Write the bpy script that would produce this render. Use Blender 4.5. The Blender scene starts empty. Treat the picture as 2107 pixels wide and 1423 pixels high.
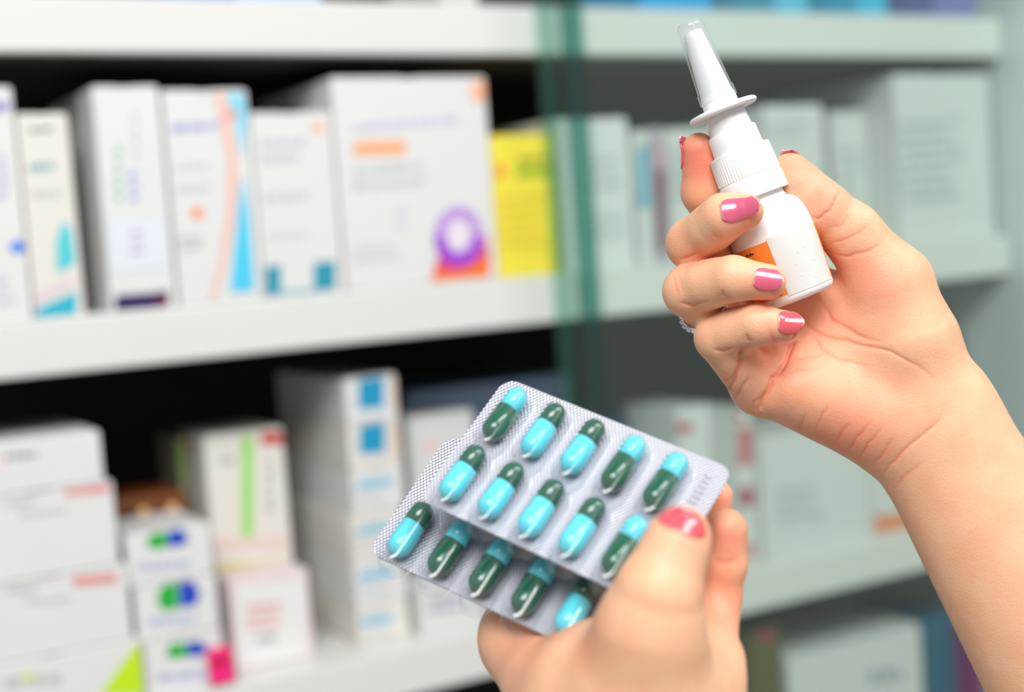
import bpy, bmesh, math, random
import numpy as np
from mathutils import Vector, Matrix

random.seed(7)
# ------------------------------------------------------------------ camera
W_PX, H_PX = 2107.0, 1423.0
LENS, SENSOR = 50.0, 36.0
F = W_PX * LENS / SENSOR                      # focal length in pixels
CX, CY = W_PX / 2, H_PX / 2
DIST = 0.95                                   # camera to shelf front plane (y = 0)
CAM = np.array([0.0, -DIST, 1.42])
YAW, PITCH, ROLL = math.radians(30), math.radians(4.3), math.radians(4.0)
FWD = np.array([math.sin(YAW) * math.cos(PITCH), math.cos(YAW) * math.cos(PITCH), -math.sin(PITCH)])
R0 = np.array([math.cos(YAW), -math.sin(YAW), 0.0])
U0 = np.cross(R0, FWD)
RGT = R0 * math.cos(ROLL) - U0 * math.sin(ROLL)
UPV = U0 * math.cos(ROLL) + R0 * math.sin(ROLL)

scene = bpy.context.scene
C = scene.collection
cam_data = bpy.data.cameras.new('camera')
cam_data.lens = LENS
cam_data.sensor_width = SENSOR
cam_data.clip_start = 0.02
cam_data.dof.use_dof = True
FOCUS = 0.44
cam_data.dof.focus_distance = FOCUS - 0.008
cam_data.dof.aperture_fstop = 5.8
cam_data.dof.aperture_blades = 0
cam = bpy.data.objects.new('camera', cam_data)
cam.matrix_world = Matrix(((RGT[0], UPV[0], -FWD[0], CAM[0]),
                           (RGT[1], UPV[1], -FWD[1], CAM[1]),
                           (RGT[2], UPV[2], -FWD[2], CAM[2]), (0, 0, 0, 1)))
C.objects.link(cam)
scene.camera = cam

# ------------------------------------------------------------------ light
world = bpy.data.worlds.new('room_light')
scene.world = world
world.use_nodes = True
bg = world.node_tree.nodes['Background']
bg.inputs['Color'].default_value = (0.99, 1.0, 0.99, 1)
bg.inputs['Strength'].default_value = 0.46


def area_light(name, loc, target, sx, sy, power, col=(1, 1, 1)):
    ld = bpy.data.lights.new(name, 'AREA')
    ld.shape = 'RECTANGLE'
    ld.size, ld.size_y = sx, sy
    ld.energy = power
    ld.color = col
    lo = bpy.data.objects.new(name, ld)
    lo.location = loc
    lo.rotation_euler = (Vector(target) - Vector(loc)).to_track_quat('-Z', 'Y').to_euler()
    C.objects.link(lo)
    return lo


area_light('ceiling_panel_light', (-0.55, -1.75, 2.75), (0.35, -0.3, 1.35), 1.2, 0.8, 60, (1, 0.995, 0.98))
area_light('ceiling_tube_light', (0.9, -1.5, 2.7), (0.5, -0.2, 1.3), 1.2, 0.4, 26, (1, 0.995, 0.98))

vs = scene.view_settings
vs.view_transform = 'Standard'
vs.look = 'None'
vs.exposure = -0.52
vs.gamma = 1.0
vs.use_curve_mapping = False
scene.cycles.transparent_max_bounces = 32


# ------------------------------------------------------------------ projection helpers
def ray(x, y):
    return FWD + (x - CX) / F * RGT - (y - CY) / F * UPV


def on_plane_y(x, y, y0):
    d = ray(x, y)
    return CAM + d * ((y0 - CAM[1]) / d[1])


def at_depth(x, y, z):
    return CAM + ray(x, y) * z


PXM = FOCUS / F                                # metres per pixel in the focal plane


def dz(d):
    return FOCUS - d * PXM                     # d: pixels towards the camera


# ------------------------------------------------------------------ materials
def new_mat(name):
    m = bpy.data.materials.new(name)
    m.use_nodes = True
    nt = m.node_tree
    return m, nt, nt.nodes['Principled BSDF']


MATS = {}


def mat(name, col, rough=0.5, metal=0.0, noise=0.0, nscale=60.0, coat=0.0, bump=0.0, bscale=200.0):
    if name in MATS:
        return MATS[name]
    m, nt, p = new_mat(name)
    p.inputs['Base Color'].default_value = (*col, 1)
    p.inputs['Roughness'].default_value = rough
    p.inputs['Metallic'].default_value = metal
    p.inputs['Coat Weight'].default_value = coat
    tc = nt.nodes.new('ShaderNodeTexCoord')
    if noise > 0:
        n = nt.nodes.new('ShaderNodeTexNoise')
        n.inputs['Scale'].default_value = nscale
        n.inputs['Detail'].default_value = 3
        nt.links.new(tc.outputs['Object'], n.inputs['Vector'])
        mx = nt.nodes.new('ShaderNodeMix')
        mx.data_type = 'RGBA'
        mx.inputs[6].default_value = (*[c * (1 - noise) for c in col], 1)
        mx.inputs[7].default_value = (*[min(1, c * (1 + noise)) for c in col], 1)
        nt.links.new(n.outputs['Fac'], mx.inputs[0])
        nt.links.new(mx.outputs[2], p.inputs['Base Color'])
    if bump > 0:
        n = nt.nodes.new('ShaderNodeTexNoise')
        n.inputs['Scale'].default_value = bscale
        nt.links.new(tc.outputs['Object'], n.inputs['Vector'])
        b = nt.nodes.new('ShaderNodeBump')
        b.inputs['Strength'].default_value = bump
        b.inputs['Distance'].default_value = 0.0005
        nt.links.new(n.outputs['Fac'], b.inputs['Height'])
        nt.links.new(b.outputs['Normal'], p.inputs['Normal'])
    MATS[name] = m
    return m


def srgb(r, g, b):
    def f(c):
        c /= 255.0
        return c / 12.92 if c <= 0.04045 else ((c + 0.055) / 1.055) ** 2.4
    return (f(r), f(g), f(b))


def clear_mat(name, tint, refl=1.0, haze=0.0, hazecol=(0.9, 0.95, 0.92), rough=0.03, ior=1.5):
    """thin clear sheet: tinted see-through, fresnel mirror, a little milky scatter"""
    m = bpy.data.materials.new(name)
    m.use_nodes = True
    nt = m.node_tree
    nt.nodes.clear()
    out = nt.nodes.new('ShaderNodeOutputMaterial')
    tr = nt.nodes.new('ShaderNodeBsdfTransparent')
    tr.inputs['Color'].default_value = (*tint, 1)
    df = nt.nodes.new('ShaderNodeBsdfDiffuse')
    df.inputs['Color'].default_value = (*hazecol, 1)
    gl = nt.nodes.new('ShaderNodeBsdfGlossy')
    gl.inputs['Roughness'].default_value = rough
    gl.inputs['Color'].default_value = (refl, refl, refl, 1)
    lw = nt.nodes.new('ShaderNodeLayerWeight')
    pw = nt.nodes.new('ShaderNodeMath')
    pw.operation = 'POWER'
    pw.inputs[1].default_value = 5.0
    nt.links.new(lw.outputs['Facing'], pw.inputs[0])
    f0 = ((ior - 1) / (ior + 1)) ** 2
    fr = nt.nodes.new('ShaderNodeMath')
    fr.operation = 'MULTIPLY_ADD'
    fr.inputs[1].default_value = (1 - f0) * 0.9
    fr.inputs[2].default_value = f0
    nt.links.new(pw.outputs[0], fr.inputs[0])
    m1 = nt.nodes.new('ShaderNodeMixShader')
    m1.inputs[0].default_value = haze
    nt.links.new(tr.outputs[0], m1.inputs[1])
    nt.links.new(df.outputs[0], m1.inputs[2])
    geo = nt.nodes.new('ShaderNodeNewGeometry')
    inv = nt.nodes.new('ShaderNodeMath')
    inv.operation = 'SUBTRACT'
    inv.inputs[0].default_value = 1.0
    nt.links.new(geo.outputs['Backfacing'], inv.inputs[1])
    fb = nt.nodes.new('ShaderNodeMath')
    fb.operation = 'MULTIPLY'
    nt.links.new(fr.outputs[0], fb.inputs[0])
    nt.links.new(inv.outputs[0], fb.inputs[1])
    m2 = nt.nodes.new('ShaderNodeMixShader')
    nt.links.new(fb.outputs[0], m2.inputs[0])
    nt.links.new(m1.outputs[0], m2.inputs[1])
    nt.links.new(gl.outputs[0], m2.inputs[2])
    nt.links.new(m2.outputs[0], out.inputs['Surface'])
    MATS[name] = m
    return m


# ------------------------------------------------------------------ object helpers
def link_mesh(name, verts, faces, m, parent=None, smooth=False):
    me = bpy.data.meshes.new(name)
    me.from_pydata([tuple(map(float, v)) for v in verts], [], [tuple(f) for f in faces])
    me.update()
    if smooth:
        me.polygons.foreach_set('use_smooth', [True] * len(me.polygons))
    me.materials.append(m)
    o = bpy.data.objects.new(name, me)
    C.objects.link(o)
    if parent is not None:
        o.parent = parent
        o.matrix_parent_inverse = parent.matrix_world.inverted()
    return o


def empty(name, loc, label=None, cat=None, group=None, mw=None):
    o = bpy.data.objects.new(name, None)
    o.empty_display_size = 0.02
    C.objects.link(o)
    if mw is not None:
        o.matrix_world = mw
    else:
        o.matrix_world = Matrix.Translation(Vector(loc))
    if label:
        tag(o, label, cat, group)
    return o


def tag(o, label, cat, group=None):
    o['label'] = label
    o['category'] = cat
    if group:
        o['group'] = group


def bm_object(name, bm, m, parent=None, smooth=False):
    me = bpy.data.meshes.new(name)
    bmesh.ops.recalc_face_normals(bm, faces=bm.faces)
    bm.to_mesh(me)
    bm.free()
    if smooth:
        me.polygons.foreach_set('use_smooth', [True] * len(me.polygons))
    me.materials.append(m)
    o = bpy.data.objects.new(name, me)
    C.objects.link(o)
    if parent is not None:
        o.parent = parent
        o.matrix_parent_inverse = parent.matrix_world.inverted()
    return o


def bm_box(bm, x0, x1, y0, y1, z0, z1, bevel=0.0):
    vs_ = [bm.verts.new((x, y, z)) for x in (x0, x1) for y in (y0, y1) for z in (z0, z1)]
    idx = [(0, 1, 3, 2), (4, 6, 7, 5), (0, 4, 5, 1), (2, 3, 7, 6), (0, 2, 6, 4), (1, 5, 7, 3)]
    fs = [bm.faces.new([vs_[i] for i in f]) for f in idx]
    if bevel > 0:
        es = list({e for f in fs for e in f.edges})
        bmesh.ops.bevel(bm, geom=es, offset=bevel, segments=2, affect='EDGES', profile=0.5)


def box_part(name, x0, x1, y0, y1, z0, z1, m, parent=None, bevel=0.0):
    bm = bmesh.new()
    bm_box(bm, x0, x1, y0, y1, z0, z1, bevel)
    return bm_object(name, bm, m, parent)


# ------------------------------------------------------------------ shelving cabinet
SHELF_T = 0.037
z_mid_bot = on_plane_y(0, 782, 0.0)[2]
z_top_bot = on_plane_y(0, 106, 0.0)[2]
z_low_bot = on_plane_y(1510, 1268, 0.0)[2]
Z_MID = z_mid_bot + SHELF_T
Z_TOP = z_top_bot + SHELF_T
Z_LOW = z_low_bot + SHELF_T
Z_BASE = Z_LOW - 0.255
print('SHELF Z', Z_TOP, Z_MID, Z_LOW)
DEPTH = 0.30
X0, X1 = -0.35, on_plane_y(2078, 400, 0.0)[0]
print('X range', X0, X1)

white_lam = mat('white_laminate', (0.745, 0.75, 0.725), 0.38, noise=0.02, nscale=8)
under_lam = mat('shade_brown_board', (0.030, 0.024, 0.012), 0.8, noise=0.25, nscale=14)  # dark brown puts the shade under the shelves into the colour
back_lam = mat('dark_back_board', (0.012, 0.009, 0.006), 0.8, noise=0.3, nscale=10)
side_lam = mat('grey_white_side_board', (0.62, 0.68, 0.68), 0.45, noise=0.03, nscale=5)

cab = empty('display_cabinet', ((X0 + X1) / 2, DEPTH / 2, 0.0),
            'white pharmacy shelving cabinet with dark back and a sliding glass front', 'cabinet')
for zt in (Z_TOP, Z_MID, Z_LOW, Z_BASE):
    bm = bmesh.new()
    bm_box(bm, X0, X1 - 0.002, 0.0, DEPTH, zt - SHELF_T, zt, 0.0016)
    sh = bm_object('shelf_board', bm, white_lam, cab)
    box_part('underside_shade', X0 + 0.004, X1 - 0.004, 0.012, DEPTH - 0.002, zt - SHELF_T - 0.0012, zt - SHELF_T + 0.0006, under_lam, sh)  # thin dark sheet painting the shade below each white board
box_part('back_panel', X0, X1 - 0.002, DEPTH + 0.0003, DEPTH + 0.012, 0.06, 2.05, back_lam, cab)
box_part('side_panel', X1, X1 + 0.10, -0.052, DEPTH + 0.012, 0.0, 2.05, side_lam, cab, 0.002)
box_part('side_panel', X0 - 0.03, X0 - 0.0005, 0.0, DEPTH + 0.012, 0.0, 2.05, side_lam, cab, 0.002)
box_part('top_board', X0 - 0.03, X1 + 0.10, -0.05, DEPTH + 0.012, 2.0505, 2.075, white_lam, cab, 0.002)
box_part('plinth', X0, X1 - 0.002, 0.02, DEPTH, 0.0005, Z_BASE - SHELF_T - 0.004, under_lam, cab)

floor = box_part('floor', -3, 4, -3.5, 1.2, -0.05, -0.0005, mat('pale_floor_tile', (0.55, 0.53, 0.5), 0.4, noise=0.04, nscale=3))
floor['kind'] = 'structure'
wall = box_part('wall_back', -3, 4, 0.33, 0.45, 0.0, 2.9, mat('pale_wall_paint', (0.7, 0.7, 0.68), 0.6, noise=0.02, nscale=4))
wall['kind'] = 'structure'

# sliding glass front
glass_m = clear_mat('cabinet_glass', (0.975, 0.995, 0.985), refl=0.62, haze=0.012, hazecol=(0.80, 0.92, 0.86), rough=0.02)
edge_a = clear_mat('glass_edge_pale', (0.72, 0.86, 0.80), refl=0.8, haze=0.07, hazecol=(0.14, 0.40, 0.31), rough=0.2)
edge_b = clear_mat('glass_edge_deep', (0.42, 0.68, 0.63), refl=0.6, haze=0.06, hazecol=(0.01, 0.26, 0.25), rough=0.2)


def glass_pane(xa, y0, x_end, em, wedge):
    bm = bmesh.new()
    bm_box(bm, xa, x_end, y0, y0 + 0.004, Z_BASE + 0.002, 2.045)
    g = bm_object('glass_door', bm, glass_m, cab)
    bm = bmesh.new()
    bm_box(bm, xa - wedge, xa - 0.0004, y0 - 0.0005, y0 + 0.0045, Z_BASE + 0.002, 2.045, 0.001)
    bm_object('polished_edge', bm, em, g)
    return g


xg1 = on_plane_y(1156, 330, -0.036)[0]
xg2 = on_plane_y(1216, 330, -0.016)[0]
glass_pane(xg1, -0.038, X1 - 0.004, edge_a, 0.0150)
glass_pane(xg2, -0.018, X1 - 0.004, edge_b, 0.0190)

# ------------------------------------------------------------------ cartons
card = mat('white_card', (0.745, 0.75, 0.745), 0.5, noise=0.02, nscale=30)
card2 = mat('grey_white_card', (0.70, 0.71, 0.70), 0.5, noise=0.03, nscale=30)
card_warm = mat('ivory_card', (0.76, 0.74, 0.68), 0.5, noise=0.03, nscale=30)


def colmat(r, g, b):
    return mat('print_%d_%d_%d' % (r, g, b), srgb(r, g, b), 0.5, noise=0.02, nscale=40)


PLACED = []


def carton(px0, px1, ptop, zbase, yf, depth, label, m=card, prints=(), group=None, pymid=None, name='medicine_box',
           ztop=None, cat='box', pbase=None):
    """carton standing on zbase; px0..px1 pixel span of its front face, ptop pixel height of its top edge"""
    # find z at base in pixel to choose a reference row
    ym = pymid if pymid is not None else ptop + 120
    x0 = on_plane_y(px0, ym, yf)[0]
    x1 = on_plane_y(px1, ym, yf)[0]
    if ztop is None:
        ztop = on_plane_y((px0 + px1) / 2, ptop, yf)[2]
    x1 = min(x1, X1 - 0.006)
    for (a0, a1, b0, b1, c0, c1) in PLACED:
        if yf < b1 and yf + depth > b0 and zbase < c1 - 0.001 and ztop > c0 + 0.001 and x0 < a1 and x1 > a0:
            if (x0 + x1) > (a0 + a1):
                x0 = a1 + 0.0006
            else:
                x1 = a0 - 0.0006
    PLACED.append((x0, x1, yf, yf + depth, zbase, ztop))
    root = empty(name, ((x0 + x1) / 2, yf + depth / 2, zbase), label, cat, group)
    g = 0.0006
    x0 += g
    x1 -= g
    zb = zbase + 0.0003
    zt = ztop - 0.0008
    box_part('body', x0, x1, yf, yf + depth, zb, zt, m, root, 0.0009)
    # tuck flap lying in the top opening, with finger notch
    cxm = (x0 + x1) / 2
    n = min(0.008, (x1 - x0) * 0.16)
    e = 0.0014
    pts = [(x0 + e, yf + depth - e), (x0 + e, yf + e), (cxm - n, yf + e), (cxm - n * 0.6, yf + e + n * 0.6),
           (cxm + n * 0.6, yf + e + n * 0.6), (cxm + n, yf + e), (x1 - e, yf + e), (x1 - e, yf + depth - e)]
    v = [(x, y, zt + 0.0001) for x, y in pts] + [(x, y, zt + 0.0007) for x, y in pts]
    k = len(pts)
    f = [tuple(range(k - 1, -1, -1)), tuple(range(k, 2 * k))] + [(i, (i + 1) % k, k + (i + 1) % k, k + i) for i in range(k)]
    link_mesh('top_flap', v, f, m, root)
    for ip, pr in enumerate(prints):
        kind, colr = pr[0], pr[1]
        y_ = yf - 0.00025 - 0.00006 * ip
        if kind == 'poly':
            pts = [on_plane_y(a, b, y_) for a, b in pr[2]]
            decal(pr[3] if len(pr) > 3 else 'printed_patch', [pts], colr, root, (x0, x1, zb, zt))
        elif kind == 'text':
            xa, ya, xb, yb, lines = pr[2]
            decal('printed_text', greek(xa, ya, xb, yb, lines, y_), colr, root, (x0, x1, zb, zt))
    return root


def decal(name, polys, colr, root, clip):
    x0, x1, z0, z1 = clip
    bm = bmesh.new()
    for pts in polys:
        q = [(min(max(p[0], x0 + 0.0008), x1 - 0.0008), p[1], min(max(p[2], z0 + 0.0008), z1 - 0.0008)) for p in pts]
        a = [bm.verts.new(p) for p in q]
        b = [bm.verts.new((p[0], p[1] + 0.0001, p[2])) for p in q]
        try:
            bm.faces.new(a)
        except ValueError:
            continue
        n = len(q)
        for i in range(n):
            bm.faces.new((a[i], a[(i + 1) % n], b[(i + 1) % n], b[i]))
    bmesh.ops.remove_doubles(bm, verts=bm.verts, dist=1e-6)
    return bm_object(name, bm, colmat(*colr), root)


def greek(xa, ya, xb, yb, lines, y_):
    """rows of unreadable word blocks"""
    rnd = random.Random(int(xa * 13 + ya * 7))
    out = []
    sl = -0.085
    h = (yb - ya) / max(1, lines)
    for i in range(lines):
        x = xa
        yy = ya + i * h
        xe = xb - rnd.random() * 0.25 * (xb - xa)
        while x < xe:
            w = min(xe - x, (0.25 + rnd.random() * 0.9) * max(h, 12))
            t = yy + h * (0.12 + 0.12 * rnd.random())
            b = yy + h * 0.72
            o = sl * (x - xa)
            out.append([on_plane_y(a, c, y_) for a, c in ((x, t + o), (x + w, t + o + sl * w), (x + w, b + o + sl * w), (x, b + o))])
            x += w + 0.18 * max(h, 10)
    return out


def quad(xa, ya, xb, yb, sl=-0.08):
    return [(xa, ya), (xb, ya + sl * (xb - xa)), (xb, yb + sl * (xb - xa)), (xa, yb)]


def ell(cx, cy, rx, ry, n=20, rot=0.0):
    c, s = math.cos(rot), math.sin(rot)
    return [(cx + rx * math.cos(2 * math.pi * i / n) * c - ry * math.sin(2 * math.pi * i / n) * s,
             cy + rx * math.cos(2 * math.pi * i / n) * s + ry * math.sin(2 * math.pi * i / n) * c) for i in range(n)]


GM = 'boxes on the middle shelf'
carton(-95, 48, 178, Z_MID, 0.004, 0.10, 'white box cut off by the left edge, with purple lettering and a blue spot', card, [
    ('text', (120, 110, 190), (-10, 205, 22, 240, 1)), ('text', (190, 195, 215), (-60, 320, 25, 420, 4)),
    ('poly', (20, 120, 235), ell(36, 508, 15, 13), 'printed_spot'), ('text', (205, 205, 220), (-60, 570, 35, 640, 3))], GM, 420)
carton(48, 160, 232, Z_MID, 0.006, 0.035, 'slim white box with teal lettering and a turquoise bottle picture, beside the leftmost box', card_warm, [
    ('text', (60, 70, 70), (62, 262, 122, 276, 1)), ('text', (60, 165, 175), (58, 336, 130, 358, 1)),
    ('text', (200, 200, 195), (66, 390, 130, 415, 1)),
    ('poly', (80, 205, 215), [(128, 455), (146, 470), (156, 540), (118, 562), (116, 500)], 'printed_bottle'),
    ('poly', (225, 205, 215), [(66, 608), (150, 570), (156, 582), (68, 626)], 'printed_stripe'),
    ('poly', (30, 180, 205), [(74, 636), (158, 600), (158, 655), (74, 660)], 'printed_base')], GM, 450)
carton(208, 348, 176, Z_MID, 0.004, 0.13, 'tall white box with upright green lettering and a dark purple bar at its foot', card, [
    ('text', (110, 190, 140), (238, 300, 252, 420, 5)), ('text', (150, 165, 225), (266, 350, 284, 420, 3)),
    ('text', (195, 195, 210), (275, 230, 284, 330, 4)),
    ('poly', (222, 228, 236), quad(222, 455, 344, 560, -0.05), 'printed_panel'),
    ('text', (190, 180, 205), (270, 470, 300, 530, 3)),
    ('poly', (40, 8, 90), quad(238, 608, 330, 652), 'printed_bar'), ('poly', (90, 15, 60), quad(322, 600, 347, 645), 'printed_bar')], GM, 420)
carton(350, 526, 184, Z_MID, 0.002, 0.10, 'white box with a blue wedge and pink curve down its right side', card, [
    ('text', (165, 165, 215), (355, 252, 450, 280, 1)), ('text', (205, 205, 208), (360, 335, 440, 360, 1)),
    ('text', (205, 205, 208), (360, 380, 440, 405, 1)), ('poly', (242, 160, 110), ell(406, 438, 13, 13), 'printed_dot'),
    ('text', (190, 190, 190), (368, 485, 430, 520, 2)),
    ('poly', (240, 195, 180), [(440, 190), (462, 192), (484, 300), (490, 380), (478, 480), (460, 560), (440, 618), (430, 618), (452, 540), (466, 440), (470, 330)], 'printed_curve'),
    ('poly', (130, 215, 240), [(466, 195), (500, 193), (508, 240), (496, 330), (486, 250)], 'printed_wedge'),
    ('poly', (75, 205, 240), [(497, 360), (512, 440), (524, 598), (474, 600), (484, 500)], 'printed_wedge'),
    ('poly', (235, 150, 130), [(464, 232), (490, 222), (486, 238), (470, 246)], 'printed_mark')], GM, 400)
carton(528, 696, 230, Z_MID, 0.003, 0.08, 'white box with two teal squares at its bottom corners and grey lettering', card, [
    ('text', (195, 200, 210), (535, 285, 632, 345, 2)), ('poly', (245, 190, 165), ell(652, 262, 14, 10), 'printed_mark'),
    ('text', (205, 205, 208), (540, 395, 645, 425, 1)), ('text', (215, 215, 218), (548, 475, 655, 500, 1)),
    ('poly', (40, 150, 175), quad(546, 548, 578, 608), 'printed_square'), ('poly', (40, 150, 175), quad(646, 540, 690, 598), 'printed_square'),
    ('poly', (150, 195, 205), quad(578, 598, 646, 606), 'printed_line')], GM, 420)
ring = []
carton(694, 1014, 158, Z_MID, -0.002 + 0.004, 0.15, 'largest white box on the middle shelf, with a purple ring in its corner', card, [
    ('text', (205, 198, 222), (726, 252, 975, 280, 1)),
    ('poly', (246, 175, 125), quad(728, 292, 836, 320, -0.03), 'printed_bar'),
    ('text', (200, 204, 204), (726, 340, 880, 400, 2)), ('text', (208, 212, 212), (726, 505, 830, 545, 2)),
    ('text', (215, 212, 228), (815, 420, 838, 480, 2)),
    ('poly', (248, 185, 150), ell(985, 188, 17, 24), 'printed_mark'),
    ('poly', (250, 120, 40), [(902, 545), (1008, 520), (1008, 568), (884, 578)], 'printed_corner'),
    ('poly', (225, 70, 110), [(905, 515), (925, 530), (985, 530), (1002, 480), (1006, 530), (950, 556), (893, 560)], 'printed_corner')], GM, 380)
# ring on the big box, drawn as a real annulus plate
big = [o for o in bpy.data.objects if o.get('label', '').startswith('largest white box')][0]
N = 28
o_, i_ = ell(944, 486, 50, 62, N), ell(944, 484, 26, 34, N)
yo = 0.002 - 0.0012
bm = bmesh.new()
vo = [bm.verts.new(on_plane_y(a, b, yo)) for a, b in o_]
vi = [bm.verts.new(on_plane_y(a, b, yo)) for a, b in i_]
for i in range(N // 2):
    bm.faces.new((vo[i], vo[(i + 1) % N], vi[(i + 1) % N], vi[i]))
bm_object('printed_ring', bm, colmat(160, 70, 212), big)
bm = bmesh.new()
vo = [bm.verts.new(on_plane_y(a, b, yo)) for a, b in o_]
vi = [bm.verts.new(on_plane_y(a, b, yo)) for a, b in i_]
for i in range(N // 2, N):
    bm.faces.new((vo[i], vo[(i + 1) % N], vi[(i + 1) % N], vi[i]))
bm_object('printed_ring', bm, colmat(190, 150, 222), big)
bm = bmesh.new()
bm.faces.new([bm.verts.new(on_plane_y(a, b, yo + 0.0001)) for a, b in i_])
bm_object('printed_ring_centre', bm, colmat(232, 222, 232), big)
carton(1016, 1146, 276, Z_MID, 0.004, 0.08, 'bright yellow box with a green lettering band beside the glass edge', mat('yellow_card', srgb(246, 226, 70), 0.5, noise=0.03), [
    ('poly', (165, 190, 45), quad(1062, 345, 1136, 366, -0.06), 'printed_band'), ('text', (120, 140, 40), (1066, 322, 1132, 342, 1)),
    ('poly', (248, 170, 70), ell(1030, 352, 13, 15), 'printed_dot'), ('text', (236, 208, 60), (1028, 400, 1130, 520, 5))], GM, 420)
carton(1152, 1302, 243, Z_MID, 0.012, 0.10, 'white box behind the glass edge, right of the yellow box', card, [
    ('text', (185, 192, 195), (1212, 320, 1280, 400, 3)), ('text', (195, 200, 200), (1215, 440, 1290, 500, 2))], GM, 420)
carton(1308, 1342, 268, Z_MID, 0.014, 0.09, 'thin pale box with a blue stripe behind the glass', card2, [
    ('poly', (110, 180, 205), quad(1312, 300, 1338, 430), 'printed_stripe')], GM, 400)
carton(1344, 1372, 262, Z_MID, 0.016, 0.09, 'thin box with a brown and lilac spine behind the glass', mat('lilac_card', srgb(190, 180, 195), 0.5), [
    ('poly', (120, 60, 60), quad(1348, 350, 1368, 520), 'printed_stripe'), ('poly', (205, 160, 170), quad(1348, 290, 1368, 350), 'printed_stripe')], GM, 400)
carton(1376, 1532, 262, Z_MID, 0.05, 0.05, 'grey white box standing behind the spray bottle', card2, [
    ('text', (170, 180, 178), (1385, 300, 1420, 420, 4))], GM, 420)
carton(1540, 1702, 216, Z_MID, 0.02, 0.10, 'rounded white box behind the raised thumb', card2, [
    ('text', (190, 196, 195), (1560, 250, 1680, 300, 2))], GM, 400)
carton(1716, 1790, 228, Z_MID, 0.05, 0.08, 'grey white box set back between two larger boxes behind the glass', card2, [
    ('text', (180, 188, 186), (1725, 300, 1780, 420, 4))], GM, 400)
carton(1794, 2052, 152, Z_MID, 0.014, 0.16, 'broad white box with faint grey lines at the far right of the middle shelf', card2, [
    ('text', (180, 190, 186), (1820, 250, 1990, 430, 7))], GM, 380)

GT = 'boxes on the top shelf'
for (a, b, colr, lab) in ((335, 478, (70, 130, 215), 'blue box at the top edge, left of the pale blue box'),
                          (482, 662, (160, 200, 230), 'pale blue box at the top edge, beside the blue box'),
                          (905, 985, (205, 205, 200), 'grey white box at the top edge, left of the glass edge'),
                          (1316, 1464, (10, 165, 230), 'bright cyan box at the top edge, left of the spray nozzle'),
                          (1596, 1664, (90, 190, 225), 'sky blue box at the top edge, right of the spray nozzle'),
                          (1764, 1826, (60, 185, 225), 'narrow sky blue box at the top edge, beside the purple box'),
                          (1922, 2008, (120, 120, 185), 'purple box at the top edge on the far right')):
    carton(a, b, 0, Z_TOP, 0.006, 0.09, lab, mat('card_%d_%d_%d' % colr, srgb(*colr), 0.5, noise=0.03), [], GT, 0, ztop=Z_TOP + 0.085)

GL = 'boxes on the lower shelf'
# left stack
zz = [Z_LOW]
zlime = on_plane_y(100, 1348, 0.004)[2]
z3 = on_plane_y(120, 1182, 0.004)[2]
z2 = on_plane_y(110, 1005, 0.004)[2]
z1 = on_plane_y(100, 897, 0.004)[2]
lime = (196, 232, 20)
carton(-90, 296, 0, Z_LOW, 0.002, 0.11, 'white box with a lime green corner, lowest of the left stack', card, [
    ('poly', lime, [(205, 1430), (282, 1322), (296, 1325), (300, 1430)], 'printed_corner'),
    ('text', (190, 200, 190), (10, 1390, 140, 1425, 1)), ('poly', (215, 235, 130), ell(58, 1390, 14, 8), 'printed_mark')], GL, 1380, ztop=zlime)
for (za, zb_, xr, pr, lab) in (
        (zlime, z3, 247, [('poly', (222, 150, 145), quad(150, 1186, 240, 1206), 'printed_bar'), ('text', (185, 185, 195), (15, 1208, 95, 1226, 1)),
                          ('text', (205, 200, 205), (50, 1230, 150, 1250, 1)), ('poly', (235, 215, 212), quad(-20, 1190, 130, 1204), 'printed_band')],
         'white box with a red bar, third from the top of the left stack'),
        (z3, z2, 234, [('poly', (222, 150, 145), quad(132, 1002, 226, 1020), 'printed_bar'), ('text', (185, 185, 195), (10, 1030, 80, 1048, 1)),
                       ('text', (205, 200, 205), (40, 1050, 140, 1070, 1)), ('poly', (235, 215, 212), quad(-20, 1008, 112, 1022), 'printed_band')],
         'white box with a red bar, second from the top of the left stack'),
        (z2, z1, 217, [('text', (150, 150, 160), (8, 930, 84, 952, 1)), ('poly', (238, 215, 212), quad(-20, 945, 10, 960), 'printed_band')],
         'white box with grey lettering, topmost of the left stack')):
    carton(-90, xr, 0, za, 0.004, 0.11, lab, card, pr, GL, None if False else 1000, ztop=zb_)

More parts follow.
